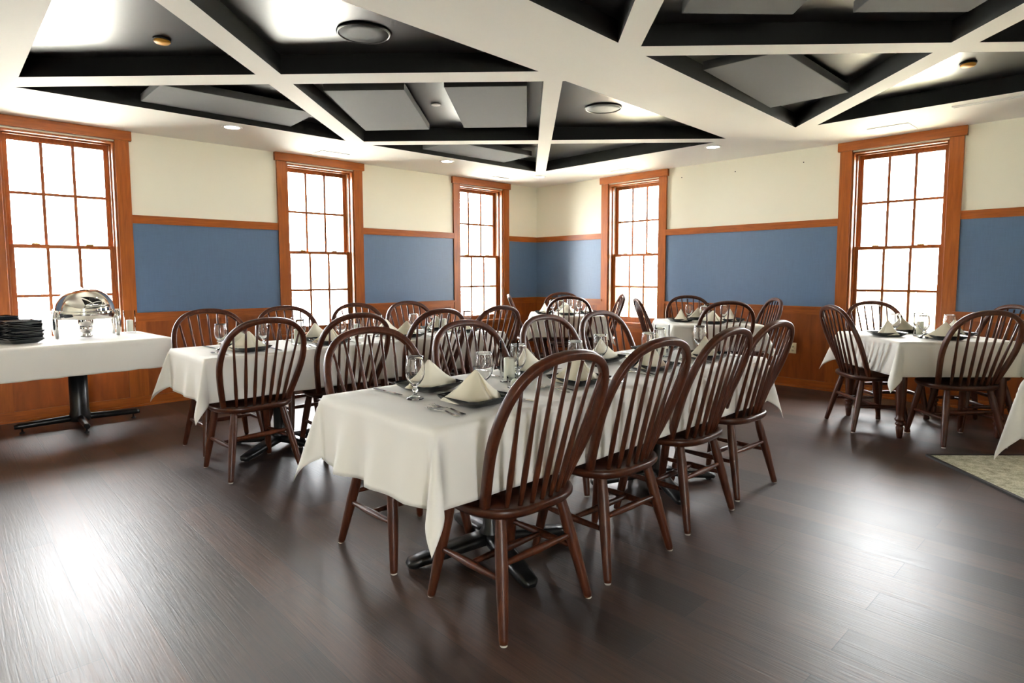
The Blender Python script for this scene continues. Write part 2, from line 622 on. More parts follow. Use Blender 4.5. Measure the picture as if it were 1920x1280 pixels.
vo, eo, fo, ov, oe, of = delaunay_2d_cdt(verts2d, edges2d, [], 1, 1e-6)


def inside(p, poly):
    s = 0
    for i in range(len(poly)):
        a, b = poly[i], poly[(i + 1) % len(poly)]
        cr_ = (b[0] - a[0]) * (p.y - a[1]) - (b[1] - a[1]) * (p.x - a[0])
        if abs(cr_) < 1e-9:
            continue
        if s == 0:
            s = 1 if cr_ > 0 else -1
        elif (cr_ > 0) != (s > 0):
            return False
    return True


mb = MB()
bot = [mb.bm.verts.new((v.x, v.y, CEIL)) for v in vo]
for t3 in fo:
    cen = sum((vo[i] for i in t3), Vector((0, 0))) / len(t3)
    if any(inside(cen, c) for c in coffers):
        continue
    mb.face([bot[i] for i in t3], 0)
for c in coffers:
    n = len(c)
    lo = [mb.bm.verts.new((p[0], p[1], CEIL)) for p in c]
    hi = [mb.bm.verts.new((p[0], p[1], INNER)) for p in c]
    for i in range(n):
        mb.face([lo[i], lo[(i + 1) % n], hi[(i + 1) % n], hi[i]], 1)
structure(mb.build('trim_1', [M['white'], M['black_side']]))

# ---- wainscot, rails, baseboards (one set per wall), blue fabric panels
CW = 0.115  # casing width
trim_no = [1]


def next_trim():
    trim_no[0] += 1
    return 'trim_%d' % trim_no[0]


def wall_dress(side, wins, a_end, to_box):
    """to_box(mb,u0,u1,d0,d1,z0,z1): d = distance out of the wall into the room"""
    edges = []
    half = HW + CW
    ws = sorted(wins)
    bays = []
    cur = a_end
    for c in ws:
        bays.append((cur, c - half)); cur = c + half
    bays.append((cur, 0.0))
    # baseboard
    mb = MB()
    to_box(mb, a_end, 0.0, 0, 0.022, 0, 0.095)
    to_box(mb, a_end, 0.0, 0, 0.036, 0, 0.018)
    structure(mb.build('baseboard_' + side, M['trim_h']))
    # wainscot field and stiles
    mb = MB()
    for (b0, b1) in bays:
        to_box(mb, b0, b1, 0, 0.006, 0.09, 0.89)
    for c in ws:
        to_box(mb, c - half, c + half, 0, 0.006, 0.09, OZ0)
    structure(mb.build(next_trim(), M['wains']))
    mb = MB()
    for c in ws:
        for s in (-1, 1):
            e = c + s * (half - 0.045)
            to_box(mb, e - 0.05, e + 0.05, 0, 0.019, 0.09, OZ0 - 0.02)
            e2 = c + s * (half + 0.035)
            to_box(mb, e2 - 0.035, e2 + 0.035, 0, 0.0185, 0.09, 0.83)
    structure(mb.build(next_trim(), M['trim']))
    mb = MB()
    for (b0, b1) in bays:
        to_box(mb, b0, b1, 0, 0.020, 0.825, 0.89)
        to_box(mb, b0 - 0.022, min(b1 + 0.022, 0), 0, 0.040, 0.888, 0.914)
        to_box(mb, b0, b1, 0, 0.024, 1.776, 1.855)
    for c in ws:
        to_box(mb, c - half, c + half, 0, 0.02, 0.47, OZ0 - 0.03)
    structure(mb.build(next_trim(), M['trim_h']))
    return bays


def lbox(mb, u0, u1, d0, d1, z0, z1):
    mb.box(u0, u1, -d1, -d0 if d0 else 0.002, z0, z1)


def rbox(mb, u0, u1, d0, d1, z0, z1):
    mb.box(-d1, -d0 if d0 else 0.002, u0, u1, z0, z1)


lb = wall_dress('left', LWIN, XW, lbox)
rb = wall_dress('right', RWIN, YS, rbox)
names_l = ['blue fabric wall panel beyond the left edge windows', 'blue fabric wall panel on left wall behind the chafing dish',
           'blue fabric wall panel between the left-edge window and the next window', 'blue fabric wall panel between the second and third left-wall windows',
           'narrow blue fabric wall panel on the left wall, right at the corner']
for (b0, b1), lbl in zip(lb, names_l):
    mb = MB(); lbox(mb, b0, b1, 0.0, 0.010, 0.914, 1.776)
    tag(mb.build('fabric_panel', M['blue']), lbl, 'wall panel', 'blue fabric wall panels')
names_r = ['blue fabric wall panel on the right wall far behind camera', 'blue fabric wall panel at the right edge of the photo',
           'wide blue fabric wall panel between the two right-wall windows', 'light-struck blue fabric wall panel on the right wall beside the corner']
for (b0, b1), lbl in zip(rb, names_r):
    mb = MB(); rbox(mb, b0, b1, 0.0, 0.010, 0.914, 1.776)
    tag(mb.build('fabric_panel', M['blue']), lbl, 'wall panel', 'blue fabric wall panels')


# ---- windows: local frame u along wall, d into the wall (outwards), z up
def make_window(n, side, c):
    if side == 'L':
        P = lambda mb, u0, u1, d0, d1, z0, z1, bv=0.0, m=0: mb.box(c + u0, c + u1, d0, d1, z0, z1, m, bv)
    else:
        P = lambda mb, u0, u1, d0, d1, z0, z1, bv=0.0, m=0: mb.box(d0, d1, c + u0, c + u1, z0, z1, m, bv)
    root = bpy.data.objects.new('window_%d' % n, None)
    COL.objects.link(root)
    structure(root)
    # casings
    mb = MB()
    for s in (-1, 1):
        P(mb, s * HW, s * (HW + CW), -0.026, 0.003, 0.60, 2.545, 0.002)
    mb.build('casing', M['trim'], root)
    mb = MB()
    P(mb, -HW - CW - 0.022, HW + CW + 0.022, -0.040, 0.003, 2.545, CEIL - 0.002, 0.002)
    mb.build('head_casing', M['trim_h'], root)
    # jambs
    mb = MB()
    for s in (-1, 1):
        P(mb, s * (HW + 0.001), s * (HW - 0.018), -0.004, 0.28, OZ0, OZ1)
    P(mb, -HW, HW, -0.004, 0.28, OZ1 - 0.018, OZ1)
    for s in (-1, 1):
        P(mb, s * (HW - 0.018), s * (HW - 0.032), 0.060, 0.078, OZ0 + 0.02, OZ1 - 0.02)
        P(mb, s * (HW - 0.018), s * (HW - 0.030), 0.135, 0.147, OZ0 + 0.02, OZ1 - 0.02)
    P(mb, -HW + 0.018, HW - 0.018, 0.060, 0.078, OZ1 - 0.032, OZ1 - 0.018)
    mb.build('jamb', M['trim'], root)
    mb = MB()
    for s in (-1, 1):
        P(mb, s * (HW - 0.018), s * (HW - 0.020), 0.018, 0.032, OZ0 + 0.03, OZ1 - 0.11)
        P(mb, s * (HW - 0.018), s * (HW - 0.021), 0.080, 0.132, 1.53, OZ1 - 0.02)
    mb.build('jamb_liner', M['liner'], root)
    # stool and apron
    mb = MB()
    P(mb, -HW - CW - 0.02, HW + CW + 0.02, -0.055, 0.0, 0.572, 0.602, 0.004)
    P(mb, -HW + 0.0, HW - 0.0, 0.0, 0.28, 0.572, 0.602)
    mb.build('window_sill', M['trim_h'], root)
    # sashes
    iw = HW - 0.018
    for (nm, d0, d1, z0, z1, bot_r, top_r) in (('lower_sash', 0.084, 0.122, 0.602, 1.555, 0.070, 0.034),
                                              ('upper_sash', 0.148, 0.186, 1.522, 2.512, 0.034, 0.050)):
        mb = MB()
        st = 0.046
        for s in (-1, 1):
            P(mb, s * iw, s * (iw - st), d0, d1, z0, z1, 0.002)
        P(mb, -iw + st, iw - st, d0, d1, z0, z0 + bot_r, 0.002)
        P(mb, -iw + st, iw - st, d0, d1, z1 - top_r, z1, 0.002)
        gz0, gz1 = z0 + bot_r, z1 - top_r
        gw = iw - st
        for k in (1, 2):
            x = -gw + 2 * gw * k / 3
            P(mb, x - 0.0125, x + 0.0125, d0 + 0.006, d1 - 0.006, gz0, gz1)
        zm = (gz0 + gz1) / 2
        P(mb, -gw, gw, d0 + 0.0055, d1 - 0.0055, zm - 0.0125, zm + 0.0125)
        sash = mb.build(nm, M['trim'], root)
        mb = MB()
        dm = (d0 + d1) / 2
        P(mb, -gw - 0.004, gw + 0.004, dm - 0.002, dm + 0.002, gz0 - 0.004, gz1 + 0.004)
        mb.build('pane', M['pane'], sash)
        if nm == 'lower_sash':
            mb = MB()
            for s in (-1, 1):
                P(mb, s * 0.2 - 0.03, s * 0.2 + 0.03, d0 + 0.004, d1 - 0.002, z1, z1 + 0.012, 0.003)
            mb.build('sash_lock', M['brass'], sash)
    return root


wi = 0
for c in LWIN[::-1]:
    wi += 1
    make_window(wi, 'L', c)
for c in RWIN:
    wi += 1
    make_window(wi, 'R', c)

# ---- outside
structure(MB().box(-40, 40, -40, 40, -0.8, -0.7).build('lawn', M['lawn']))
fr = thing('deck_fence', 'yellow wooden deck fence outside, seen through the right-hand window', 'fence', (2.6, -6.0, -0.7))
mb = MB(); mb.box(-0.03, 0.03, -5, 9, 1.72, 1.80); mb.build('top_rail', M['fence'], fr)
mb = MB()
for k in range(70):
    y = -5 + k * 0.2
    mb.box(-0.012, 0.012, y, y + 0.185, 0.0, 1.72)
mb.build('board_panel', M['fence'], fr)

# ---- ceiling fittings
def poly_panel(pts, label):
    o = MB().prism(pts, 2.675, 2.735, 0, bevel=0.004).build('ceiling_panel', M['panel_grey'])
    t_ = thing('acoustic_ceiling_panel', label, 'ceiling panel', (0, 0, 0), 0, 'grey acoustic panels in the coffers')
    o.parent = t_
    o.name = 'panel'
    cx = sum(p[0] for p in pts) / len(pts); cy_ = sum(p[1] for p in pts) / len(pts)
    mb = MB()
    for p in pts:
        x = cx + (p[0] - cx) * 0.6; y = cy_ + (p[1] - cy_) * 0.6
        mb.box(x - 0.02, x + 0.02, y - 0.02, y + 0.02, 2.734, INNER)
    mb.build('standoff', M['dark'], t_)
    return t_


poly_panel([(-4.768, -2.352), (-4.33, -2.79), (-3.44, -1.885), (-3.871, -1.424)], 'grey acoustic panel in the central square coffer, the left of its pair')
poly_panel([(-4.15, -3.05), (-3.717, -3.496), (-2.823, -2.603), (-3.235, -2.162)], 'grey acoustic panel in the central square coffer, the right of its pair')
poly_panel([(-5.71, -1.09), (-5.71, -1.67), (-4.60, -1.70), (-4.50, -1.60), (-4.47, -1.09)], 'grey acoustic panel in the triangular coffer over the leftmost window')
poly_panel([(-2.95, -1.08), (-2.95, -1.60), (-1.77, -1.63), (-1.72, -1.09)], 'grey acoustic panel in the small triangular coffer nearest the corner')
poly_panel([(-3.08, -4.575), (-3.04, -5.10), (-1.777, -5.089), (-1.789, -4.48)], 'grey acoustic panel in the triangular coffer above the front table')
poly_panel([(-4.001, -4.96), (-3.549, -5.363), (-4.42, -6.23), (-4.86, -5.80)], 'grey acoustic panel cut off by the top edge, left of the two')
poly_panel([(-3.338, -5.599), (-2.894, -6.025), (-3.75, -6.88), (-4.19, -6.44)], 'grey acoustic panel cut off by the top edge, right of the two')


def speaker(x, y, label):
    t_ = thing('ceiling_speaker', label, 'speaker', (x, y, INNER), 0, 'round ceiling speakers')
    MB().lathe([(0.150, -0.001), (0.165, -0.001), (0.165, -0.010), (0.158, -0.014), (0.150, -0.010)], 48, caps=False).build('bezel', M['iron'], t_)
    MB().lathe([(0.001, -0.011), (0.08, -0.0105), (0.151, -0.008), (0.151, -0.001), (0.001, -0.001)], 48, caps=False).build('grille', M['speaker'], t_)


speaker(-4.995, -3.355, 'round black ceiling speaker in the coffer above the left long table')
speaker(-2.557, -3.306, 'round dark ceiling speaker in the triangular coffer near the corner')


def detector(x, y, label):
    t_ = thing('heat_detector', label, 'detector', (x, y, INNER), 0, 'amber heat detectors')
    MB().lathe([(0.001, -0.030), (0.040, -0.028), (0.047, -0.020), (0.047, -0.012)], 28).build('amber_cap', M['orange'], t_)
    MB().lathe([(0.052, -0.012), (0.052, 0.0)], 28).build('base', M['dark'], t_)


detector(-5.872, -2.395, 'amber disc detector in the bright left coffer')
detector(-1.600, -5.805, 'amber disc detector in the right-hand coffer near the window')
t_ = thing('sprinkler_cover', 'small white sprinkler cover disc between the two central ceiling panels', 'sprinkler', (-3.735, -2.39, INNER))
MB().lathe([(0.001, -0.014), (0.042, -0.013), (0.045, -0.009)], 24).build('cover_disc', M['vent'], t_)
MB().lathe([(0.03, -0.01), (0.03, 0)], 18).build('cup', M['vent'], t_)


def downlight(x, y, label):
    t_ = thing('recessed_downlight', label, 'light', (x, y, CEIL), 0, 'recessed downlights')
    MB().lathe([(0.066, -0.001), (0.088, -0.001), (0.088, -0.006), (0.070, -0.009), (0.066, -0.005)], 32, caps=False).build('trim_ring', M['vent'], t_)
    MB().lathe([(0.001, -0.004), (0.067, -0.004), (0.067, -0.0005), (0.001, -0.0005)], 32, caps=False).build('lens', M['lamp'], t_)


downlight(-4.93, -0.87, 'lit recessed downlight on the soffit right of the leftmost window')
downlight(-2.44, -0.86, 'lit recessed downlight on the soffit before the third left-wall window')
downlight(-0.77, -0.80, 'lit recessed downlight on the soffit at the room corner')
downlight(-0.85, -3.46, 'lit recessed downlight on the soffit along the right wall')


def register(x0, x1, y0, y1, label, along_x):
    t_ = thing('air_register', label, 'vent', ((x0 + x1) / 2, (y0 + y1) / 2, CEIL), 0, 'white ceiling air registers')
    hx, hy = abs(x1 - x0) / 2, abs(y1 - y0) / 2
    fw = min(0.02, hx * 0.3, hy * 0.3)
    mb = MB()
    mb.box(-hx, hx, -hy, -hy + fw, -0.008, 0); mb.box(-hx, hx, hy - fw, hy, -0.008, 0)
    mb.box(-hx, -hx + fw, -hy + fw, hy - fw, -0.008, 0); mb.box(hx - fw, hx, -hy + fw, hy - fw, -0.008, 0)
    mb.build('frame', M['vent'], t_)
    mb = MB()
    if along_x:
        n = max(1, int((2 * hy - 2 * fw) / 0.022))
        for k in range(n):
            y = -hy + fw + (k + 0.5) * (2 * hy - 2 * fw) / n
            mb.box(-hx + fw, hx - fw, y - 0.008, y + 0.008, -0.006, -0.003)
    else:
        n = max(1, int((2 * hx - 2 * fw) / 0.022))
        for k in range(n):
            x = -hx + fw + (k + 0.5) * (2 * hx - 2 * fw) / n
            mb.box(x - 0.008, x + 0.008, -hy + fw, hy - fw, -0.006, -0.003)
    mb.build('louvre', M['vent'], t_)
    return t_


register(-0.52, -0.21, -5.19, -4.85, 'white ceiling register above the right-hand window', False)
register(-0.88, -0.83, -6.25, -5.58, 'long slim white ceiling slot near the right edge', False)
register(-3.84, -3.50, -0.44, -0.22, 'faint white ceiling register above the second left-wall window', True)
register(-1.30, -0.98, -0.40, -0.22, 'faint white ceiling register above the third left-wall window', True)
register(-0.40, -0.20, -2.03, -1.75, 'faint white ceiling register above the right-wall window near the corner', False)

# ---- outlet and nails on the right wall
t_ = thing('power_outlet', 'ivory double power outlet on the right wall wainscot', 'outlet', (-0.006, -4.035, 0.437))
MB().box(-0.006, 0, -0.038, 0.038, -0.060, 0.060, 0, 0.002).build('cover_plate', M['outlet'], t_)
for s in (-1, 1):
    rc = MB().lathe([(0.001, 0.0), (0.017, 0.0), (0.017, 0.003), (0.001, 0.003)], 20, caps=False).xf(Matrix.Rotation(-PI / 2, 4, 'Y')).build('receptacle', M['outlet'], t_, (-0.006, 0, s * 0.021))
    mb = MB(); mb.box(-0.0045, -0.0025, -0.008, -0.005, -0.005, 0.005); mb.box(-0.0045, -0.0025, 0.005, 0.008, -0.005, 0.005); mb.box(-0.0045, -0.0025, -0.002, 0.002, -0.012, -0.008)
    mb.build('slot', M['dark'], rc)

for (y, z, nm) in ((-2.585, 2.500, 'nearest the corner window'), (-3.300, 2.487, 'in the middle'), (-4.085, 2.492, 'nearest the right-hand window')):
    t_ = thing('wall_nail', 'tiny dark nail high on the right wall, ' + nm, 'nail', (0, y, z), 0, 'nails in the right wall')
    MB().lathe([(0.002, 0.0), (0.002, 0.010), (0.006, 0.011), (0.006, 0.014), (0.001, 0.015)], 10).xf(Matrix.Rotation(-PI / 2, 4, 'Y')).build('nail_head', M['dark'], t_)

# ------------------------------------------------------------------ rug
rc = Vector((-2.03, -5.77))
d1, d2 = Vector((-0.722, -0.692)), Vector((0.715, -0.70))
rp = [rc, rc + d1 * 2.6, rc + d1 * 2.6 + d2 * 2.0, rc + d2 * 2.0]
t_ = thing('carpet', 'sage green loop carpet at the right edge of the dark floor', 'carpet')
MB().prism([tuple(p) for p in rp], 0.0, 0.010).build('pile', M['rug'], t_)
mb = MB()
for a, b in zip(rp, rp[1:] + rp[:1]):
    e = (b - a).normalized(); nrm = Vector((e.y, -e.x)) * 0.012
    mb.prism([tuple(a - nrm), tuple(b - nrm), tuple(b + nrm), tuple(a + nrm)], 0.0, 0.013)
mb.build('binding', M['dark'], t_)


# ------------------------------------------------------------------ chair prototype
BOWPTS = [(0.206, 0.438), (0.222, 0.50), (0.246, 0.60), (0.261, 0.68), (0.2655, 0.745), (0.259, 0.82), (0.239, 0.885), (0.205, 0.934), (0.158, 0.969), (0.106, 0.988), (0.053, 0.997), (0.0, 0.9995)]


def bow_half(z):
    """outer half width of the bow frame at height z"""
    pts = [(z, x) for (x, z) in BOWPTS]
    for (a, b), (c, d) in zip(pts, pts[1:]):
        if a <= z <= c:
            return b + (d - b) * (z - a) / (c - a)
    return 0.0


LEAN = 0.41
BY = -0.104


def catmull(pts, sub):
    out = []
    P_ = [pts[0]] + pts + [pts[-1]]
    for i in range(1, len(P_) - 2):
        p0, p1, p2, p3 = (Vector(q) for q in P_[i - 1:i + 3])
        for k in range(sub):
            t = k / sub
            out.append(0.5 * ((2 * p1) + (-p0 + p2) * t + (2 * p0 - 5 * p1 + 4 * p2 - p3) * t * t + (-p0 + 3 * p1 - 3 * p2 + p3) * t ** 3))
    out.append(Vector(pts[-1]))
    return out


def back_y(z, x=0.0):
    return BY - LEAN * (z - 0.455) + 0.0 * x


def make_chair():
    root = thing('spindle_back_chair', 'chair', 'chair')
    # seat: saddle shape
    def half_w(t):  # t 0 rear .. 1 front
        return 0.232 * (1 - abs(2 * (t - 0.52)) ** 3.0) ** 0.42 if 0 < t < 1 else 0.0
    NU, NR = 40, 7
    mb = MB()
    y0, y1 = -0.205, 0.225

    def outline(a):
        # superellipse outline, a = angle
        ca, sa = math.cos(a), math.sin(a)
        px = 0.250 * math.copysign(abs(ca) ** 0.66, ca)
        py = 0.005 + 0.220 * math.copysign(abs(sa) ** 0.78, sa)
        return px, py
    top = []
    for k in range(NR):
        s = [0.0001, 0.35, 0.62, 0.82, 0.93, 0.985, 1.0][k]
        ring = []
        for i in range(NU):
            px, py = outline(2 * PI * i / NU)
            z = 0.455 - 0.012 * (1 - s ** 2) if s < 0.985 else (0.453 if s < 1 else 0.446)
            ring.append(mb.bm.verts.new((px * s, 0.010 + (py - 0.010) * s, z)))
        top.append(ring)
    bot_ = []
    for s, z in ((0.995, 0.432), (0.94, 0.417), (0.60, 0.413), (0.0001, 0.413)):
        bot_.append([mb.bm.verts.new((outline(2 * PI * i / NU)[0] * s, 0.010 + (outline(2 * PI * i / NU)[1] - 0.010) * s, z)) for i in range(NU)])
    rings = top + bot_
    for a, b in zip(rings, rings[1:]):
        for i in range(NU):
            mb.face([a[i], a[(i + 1) % NU], b[(i + 1) % NU], b[i]], 0, True)
    mb.build('seat', M['chair_h'], root)
    # bow
    pts = [Vector((x, back_y(z, x), z)) for (x, z) in BOWPTS]
    full = [Vector((-p.x, p.y, p.z)) for p in pts] + [p for p in reversed(pts[:-1])]
    path = catmull([tuple(p) for p in full], 4)
    MB().tube(path, 0.0165, 16, flat=(1.0, 1.0), up=(0, 1, 0.41)).build('bow_frame', M['chair'], root)
    # spindles
    for k in range(-3, 4):
        xb, xt = 0.049 * k, 0.070 * k
        zt = 0.975
        for _ in range(30):
            if bow_half(zt) - 0.004 > abs(xt):
                break
            zt -= 0.006
        p0 = Vector((xb, -0.182 + 1.5 * xb * xb, 0.440))
        p1 = Vector((xt, back_y(zt, xt), zt))
        path = [p0.lerp(p1, t) for t in (0, .12, .26, .40, .6, .8, 1)]
        MB().tube(path, [.0085, .0100, .0118, .0106, .0085, .0074, .0066], 8, up=(0, 1, 0)).build('spindle', M['chair'], root)
    # legs
    legs = {}
    for nm, (tx, ty), (bx, by) in (('rl', (-.155, -.125), (-.228, -.220)), ('rr', (.155, -.125), (.228, -.220)),
                                   ('fl', (-.165, .140), (-.215, .220)), ('fr', (.165, .140), (.215, .220))):
        a, b = Vector((bx, by, 0.006)), Vector((tx, ty, 0.432))
        legs[nm] = (a, b)
        path = [a.lerp(b, t) for t in (0, .03, .25, .5, .75, .93, 1)]
        lg = MB().tube(path, [.0160, .0175, .0205, .0238, .0240, .0200, .0180], 12, up=(0, 1, 0)).build('leg', M['chair'], root)
        MB().lathe([(0.0125, 0), (0.0138, 0.002), (0.0138, 0.007)], 12, c=(bx, by, 0)).build('glide', M['glide'], lg)

    def at(nm, z):
        a, b = legs[nm]
        return a.lerp(b, (z - a.z) / (b.z - a.z))

    def stretcher(nm, a, b):
        path = [a.lerp(b, t) for t in (0, .1, .3, .5, .7, .9, 1)]
        MB().tube(path, [.0095, .0110, .0140, .0165, .0140, .0110, .0095], 10, up=(0, 0, 1)).build(nm, M['chair'], root)
    stretcher('side_stretcher', at('rl', .205), at('fl', .205))
    stretcher('side_stretcher', at('rr', .205), at('fr', .205))
    stretcher('center_stretcher', at('rl', .205).lerp(at('fl', .205), .5), at('rr', .205).lerp(at('fr', .205), .5))
    stretcher('rear_stretcher', at('rl', .255), at('rr', .255))
    return root


CH = Maker(make_chair())


# ------------------------------------------------------------------ table things
def cloth_mesh(L, W, over, seed, amp=0.02, flare=0.06, top=0.0, nu=44, nv=20, cone=0.23, ends=(1, 1, 1, 1)):
    """rest grid of a rectangular cloth draped over a table L x W; origin on the table centre, z=0 at the table top"""
    rnd = random.Random(seed)
    no = 16
    def axis(half, n):
        a = [-half + 2 * half * i / n for i in range(n + 1)]
        out = [over * (i / no) ** 0.9 for i in range(1, no + 1)]
        return [-half - o for o in reversed(out)] + a + [half + o for o in out]
    us, vs = axis(L / 2, nu), axis(W / 2, nv)
    re = 0.010
    ph = [rnd.uniform(0, 6.28) for _ in range(16)]
    lam = [rnd.uniform(0.17, 0.25) for _ in range(8)]

    def drop(d):
        q = re * PI / 2
        if d < q:
            an = d / re
            return re * math.sin(an), re * (1 - math.cos(an))
        return re, re + d - q

    def side(sidx, s, half, d):
        """s along the edge, d past it -> outward offset, down"""
        o, dn = drop(d)
        e = max(0.0, min(1.0, (half - abs(s)) / 0.16))
        e = e * e * (3 - 2 * e)
        wv = 0.5 + 0.5 * math.sin(2 * PI * s / lam[sidx] + ph[sidx]) * (0.6 + 0.4 * math.sin(2 * PI * s / (lam[sidx] * 2.7) + ph[sidx + 4]))
        k = dn / over
        o += e * (flare * 0.35 * dn + ends[sidx] * amp * wv * k ** 1.4)
        dn *= 1 - 0.03 * e * wv
        return o, dn

    def pos(uu, vv):
        du, dv = abs(uu) - L / 2, abs(vv) - W / 2
        su, sv = math.copysign(1, uu), math.copysign(1, vv)
        if du <= 0 and dv <= 0:
            return Vector((uu, vv, 0.0006 * math.sin(uu * 9 + ph[8]) * math.sin(vv * 11 + ph[9]) + top))
        if du > 0 and dv <= 0:
            o, dn = side(0 if su > 0 else 1, vv, W / 2, du)
            return Vector((uu - su * du + su * o, vv, -dn + top))
        if dv > 0 and du <= 0:
            o, dn = side(2 if sv > 0 else 3, uu, L / 2, dv)
            return Vector((uu, vv - sv * dv + sv * o, -dn + top))
        rho = math.hypot(du, dv)
        th = math.atan2(dv, du)
        o, dn = drop(rho)
        rc_ = cone * dn * (0.9 + 0.1 * math.sin(ph[10] + su + 2 * sv))
        phi = 2 * PI * th / (PI / 2)
        bx = Vector((1, 1)) / math.sqrt(2)
        px_ = Vector((1, -1)) / math.sqrt(2)
        # -bis rotated CCW by phi: -cos*bis + sin*perp
        off = bx * (rc_ * 1.25 * (1 - math.cos(phi))) + px_ * (rc_ * 0.72 * math.sin(phi))
        x = o * math.cos(th) + off.x
        y = o * math.sin(th) + off.y
        return Vector((su * (L / 2 + x), sv * (W / 2 + y), -dn * 0.965 + top))
    mb = MB()
    mb.grid(lambda i, j: pos(us[i], vs[j]), len(us), len(vs))
    return mb


def put_cloth(cx, cy_, L, W, over, rz, z, label, group, seed, **kw):
    mb = cloth_mesh(L, W, over, seed, **kw)
    o = mb.build('tablecloth', M['cloth'])
    o.location = (cx, cy_, z)
    o.rotation_euler = (0, 0, rz)
    modifier(o, 'SOLIDIFY', thickness=0.0016, offset=1.0)
    tag(o, label, 'tablecloth', group)
    return o


def pedestal_table(x, y, L, W, base_rot, label, group, bx=0.0):
    t_ = thing('pedestal_table', label, 'table', (x, y, 0), 0, group)
    MB().box(-L / 2, L / 2, -W / 2, W / 2, 0.715, 0.745, 0, 0.004).build('tabletop', M['chair_h'], t_)
    MB().box(-L / 2 + .25, L / 2 - .25, -W / 2 + .2, W / 2 - .2, 0.690, 0.715).build('support_plate', M['iron'], t_)
    MB().lathe([(0.052, 0.05), (0.052, 0.10), (0.038, 0.12), (0.038, 0.69)], 20, c=(bx, 0, 0)).build('column', M['iron'], t_)
    for k in range(4):
        a = math.radians(base_rot) + k * PI / 2
        mb = MB()
        path = [(0.0, 0, 0.075), (0.10, 0, 0.066), (0.24, 0, 0.046), (0.34, 0, 0.034), (0.385, 0, 0.026), (0.40, 0, 0.020)]
        mb.tube(path, [0.046, 0.046, 0.042, 0.038, 0.034, 0.018], 10, flat=(1.0, 0.55), up=(0, 0, 1))
        mb.xf(Matrix.Translation((bx, 0, 0)) @ Matrix.Rotation(a, 4, 'Z'))
        arm = mb.build('base_arm', M['iron'], t_)
        MB().lathe([(0.016, 0), (0.018, 0.003), (0.018, 0.02)], 12, c=(bx + 0.36 * math.cos(a), 0.36 * math.sin(a), 0)).build('foot_pad', M['dark'], arm)
    return t_


def legged_table(x, y, S, rz, label, group):
    t_ = thing('square_dining_table', label, 'table', (x, y, 0), rz, group)
    h = S / 2
    MB().box(-h, h, -h, h, 0.718, 0.745, 0, 0.005).build('tabletop', M['chair_h'], t_)
    mb = MB()
    a = h - 0.075
    for s in (-1, 1):
        mb.box(-a, a, s * a - 0.010, s * a + 0.010, 0.635, 0.718)
        mb.box(s * a - 0.010, s * a + 0.010, -a, a, 0.635, 0.718)
    mb.build('apron', M['chair'], t_)
    prof = [(0.016, 0.0), (0.020, 0.01), (0.024, 0.05), (0.028, 0.085), (0.022, 0.095), (0.033, 0.108), (0.033, 0.116), (0.023, 0.125), (0.036, 0.140), (0.038, 0.15), (0.026, 0.165),
            (0.029, 0.19), (0.035, 0.32), (0.037, 0.42), (0.035, 0.50), (0.027, 0.525), (0.039, 0.54), (0.039, 0.550), (0.030, 0.558), (0.039, 0.568), (0.039, 0.580), (0.031, 0.59), (0.036, 0.60), (0.036, 0.635), (0.036, 0.718)]
    for sx in (-1, 1):
        for sy in (-1, 1):
            MB().lathe(prof, 18, c=(sx * a, sy * a, 0)).build('leg', M['chair'], t_)
    return t_


# --- place setting prototypes
def square_ring(hw, rad, n=6):
    pts = []
    for (sx, sy, a0) in ((1, 1, 0), (-1, 1, PI / 2), (-1, -1, PI), (1, -1, 3 * PI / 2)):
        for i in range(n + 1):
            a = a0 + PI / 2 * i / n
            pts.append((sx * (hw - rad) + rad * math.cos(a), sy * (hw - rad) + rad * math.sin(a)))
    return pts


def plate_mesh(size=0.118, lift=1.0):
    mb = MB()
    def ring(hw, rad, z, up):
        out = []
        for (x, y) in square_ring(hw, rad):
            cor = (abs(x) * abs(y)) / (size * size)
            out.append(mb.bm.verts.new((x, y, z + up * cor)))
        return out
    spec = [(0.055, 0.020, 0.004, 0), (0.075, 0.024, 0.004, 0.0), (0.092, 0.026, 0.010, 0.004), (0.112, 0.026, 0.019, 0.012), (0.118, 0.024, 0.0225, 0.016),
            (0.1185, 0.024, 0.0205, 0.016), (0.108, 0.026, 0.013, 0.010), (0.088, 0.026, 0.003, 0.002), (0.078, 0.024, 0.0, 0), (0.05, 0.02, 0.0, 0)]
    rings = [ring(hw, rd, z, up * lift) for hw, rd, z, up in spec]
    n = len(rings[0])
    for a, b in zip(rings, rings[1:]):
        for i in range(n):
            mb.face([a[i], a[(i + 1) % n], b[(i + 1) % n], b[i]], 0, True)
    mb.face(rings[0], 0); mb.face(rings[-1][::-1], 0)
    return mb


PLATE = Maker(tag(plate_mesh().build('square_plate', M['plate']), 'plate', 'plate'))
STACKP = Maker(tag(plate_mesh().build('square_plate', M['plate']), 'plate', 'plate'))


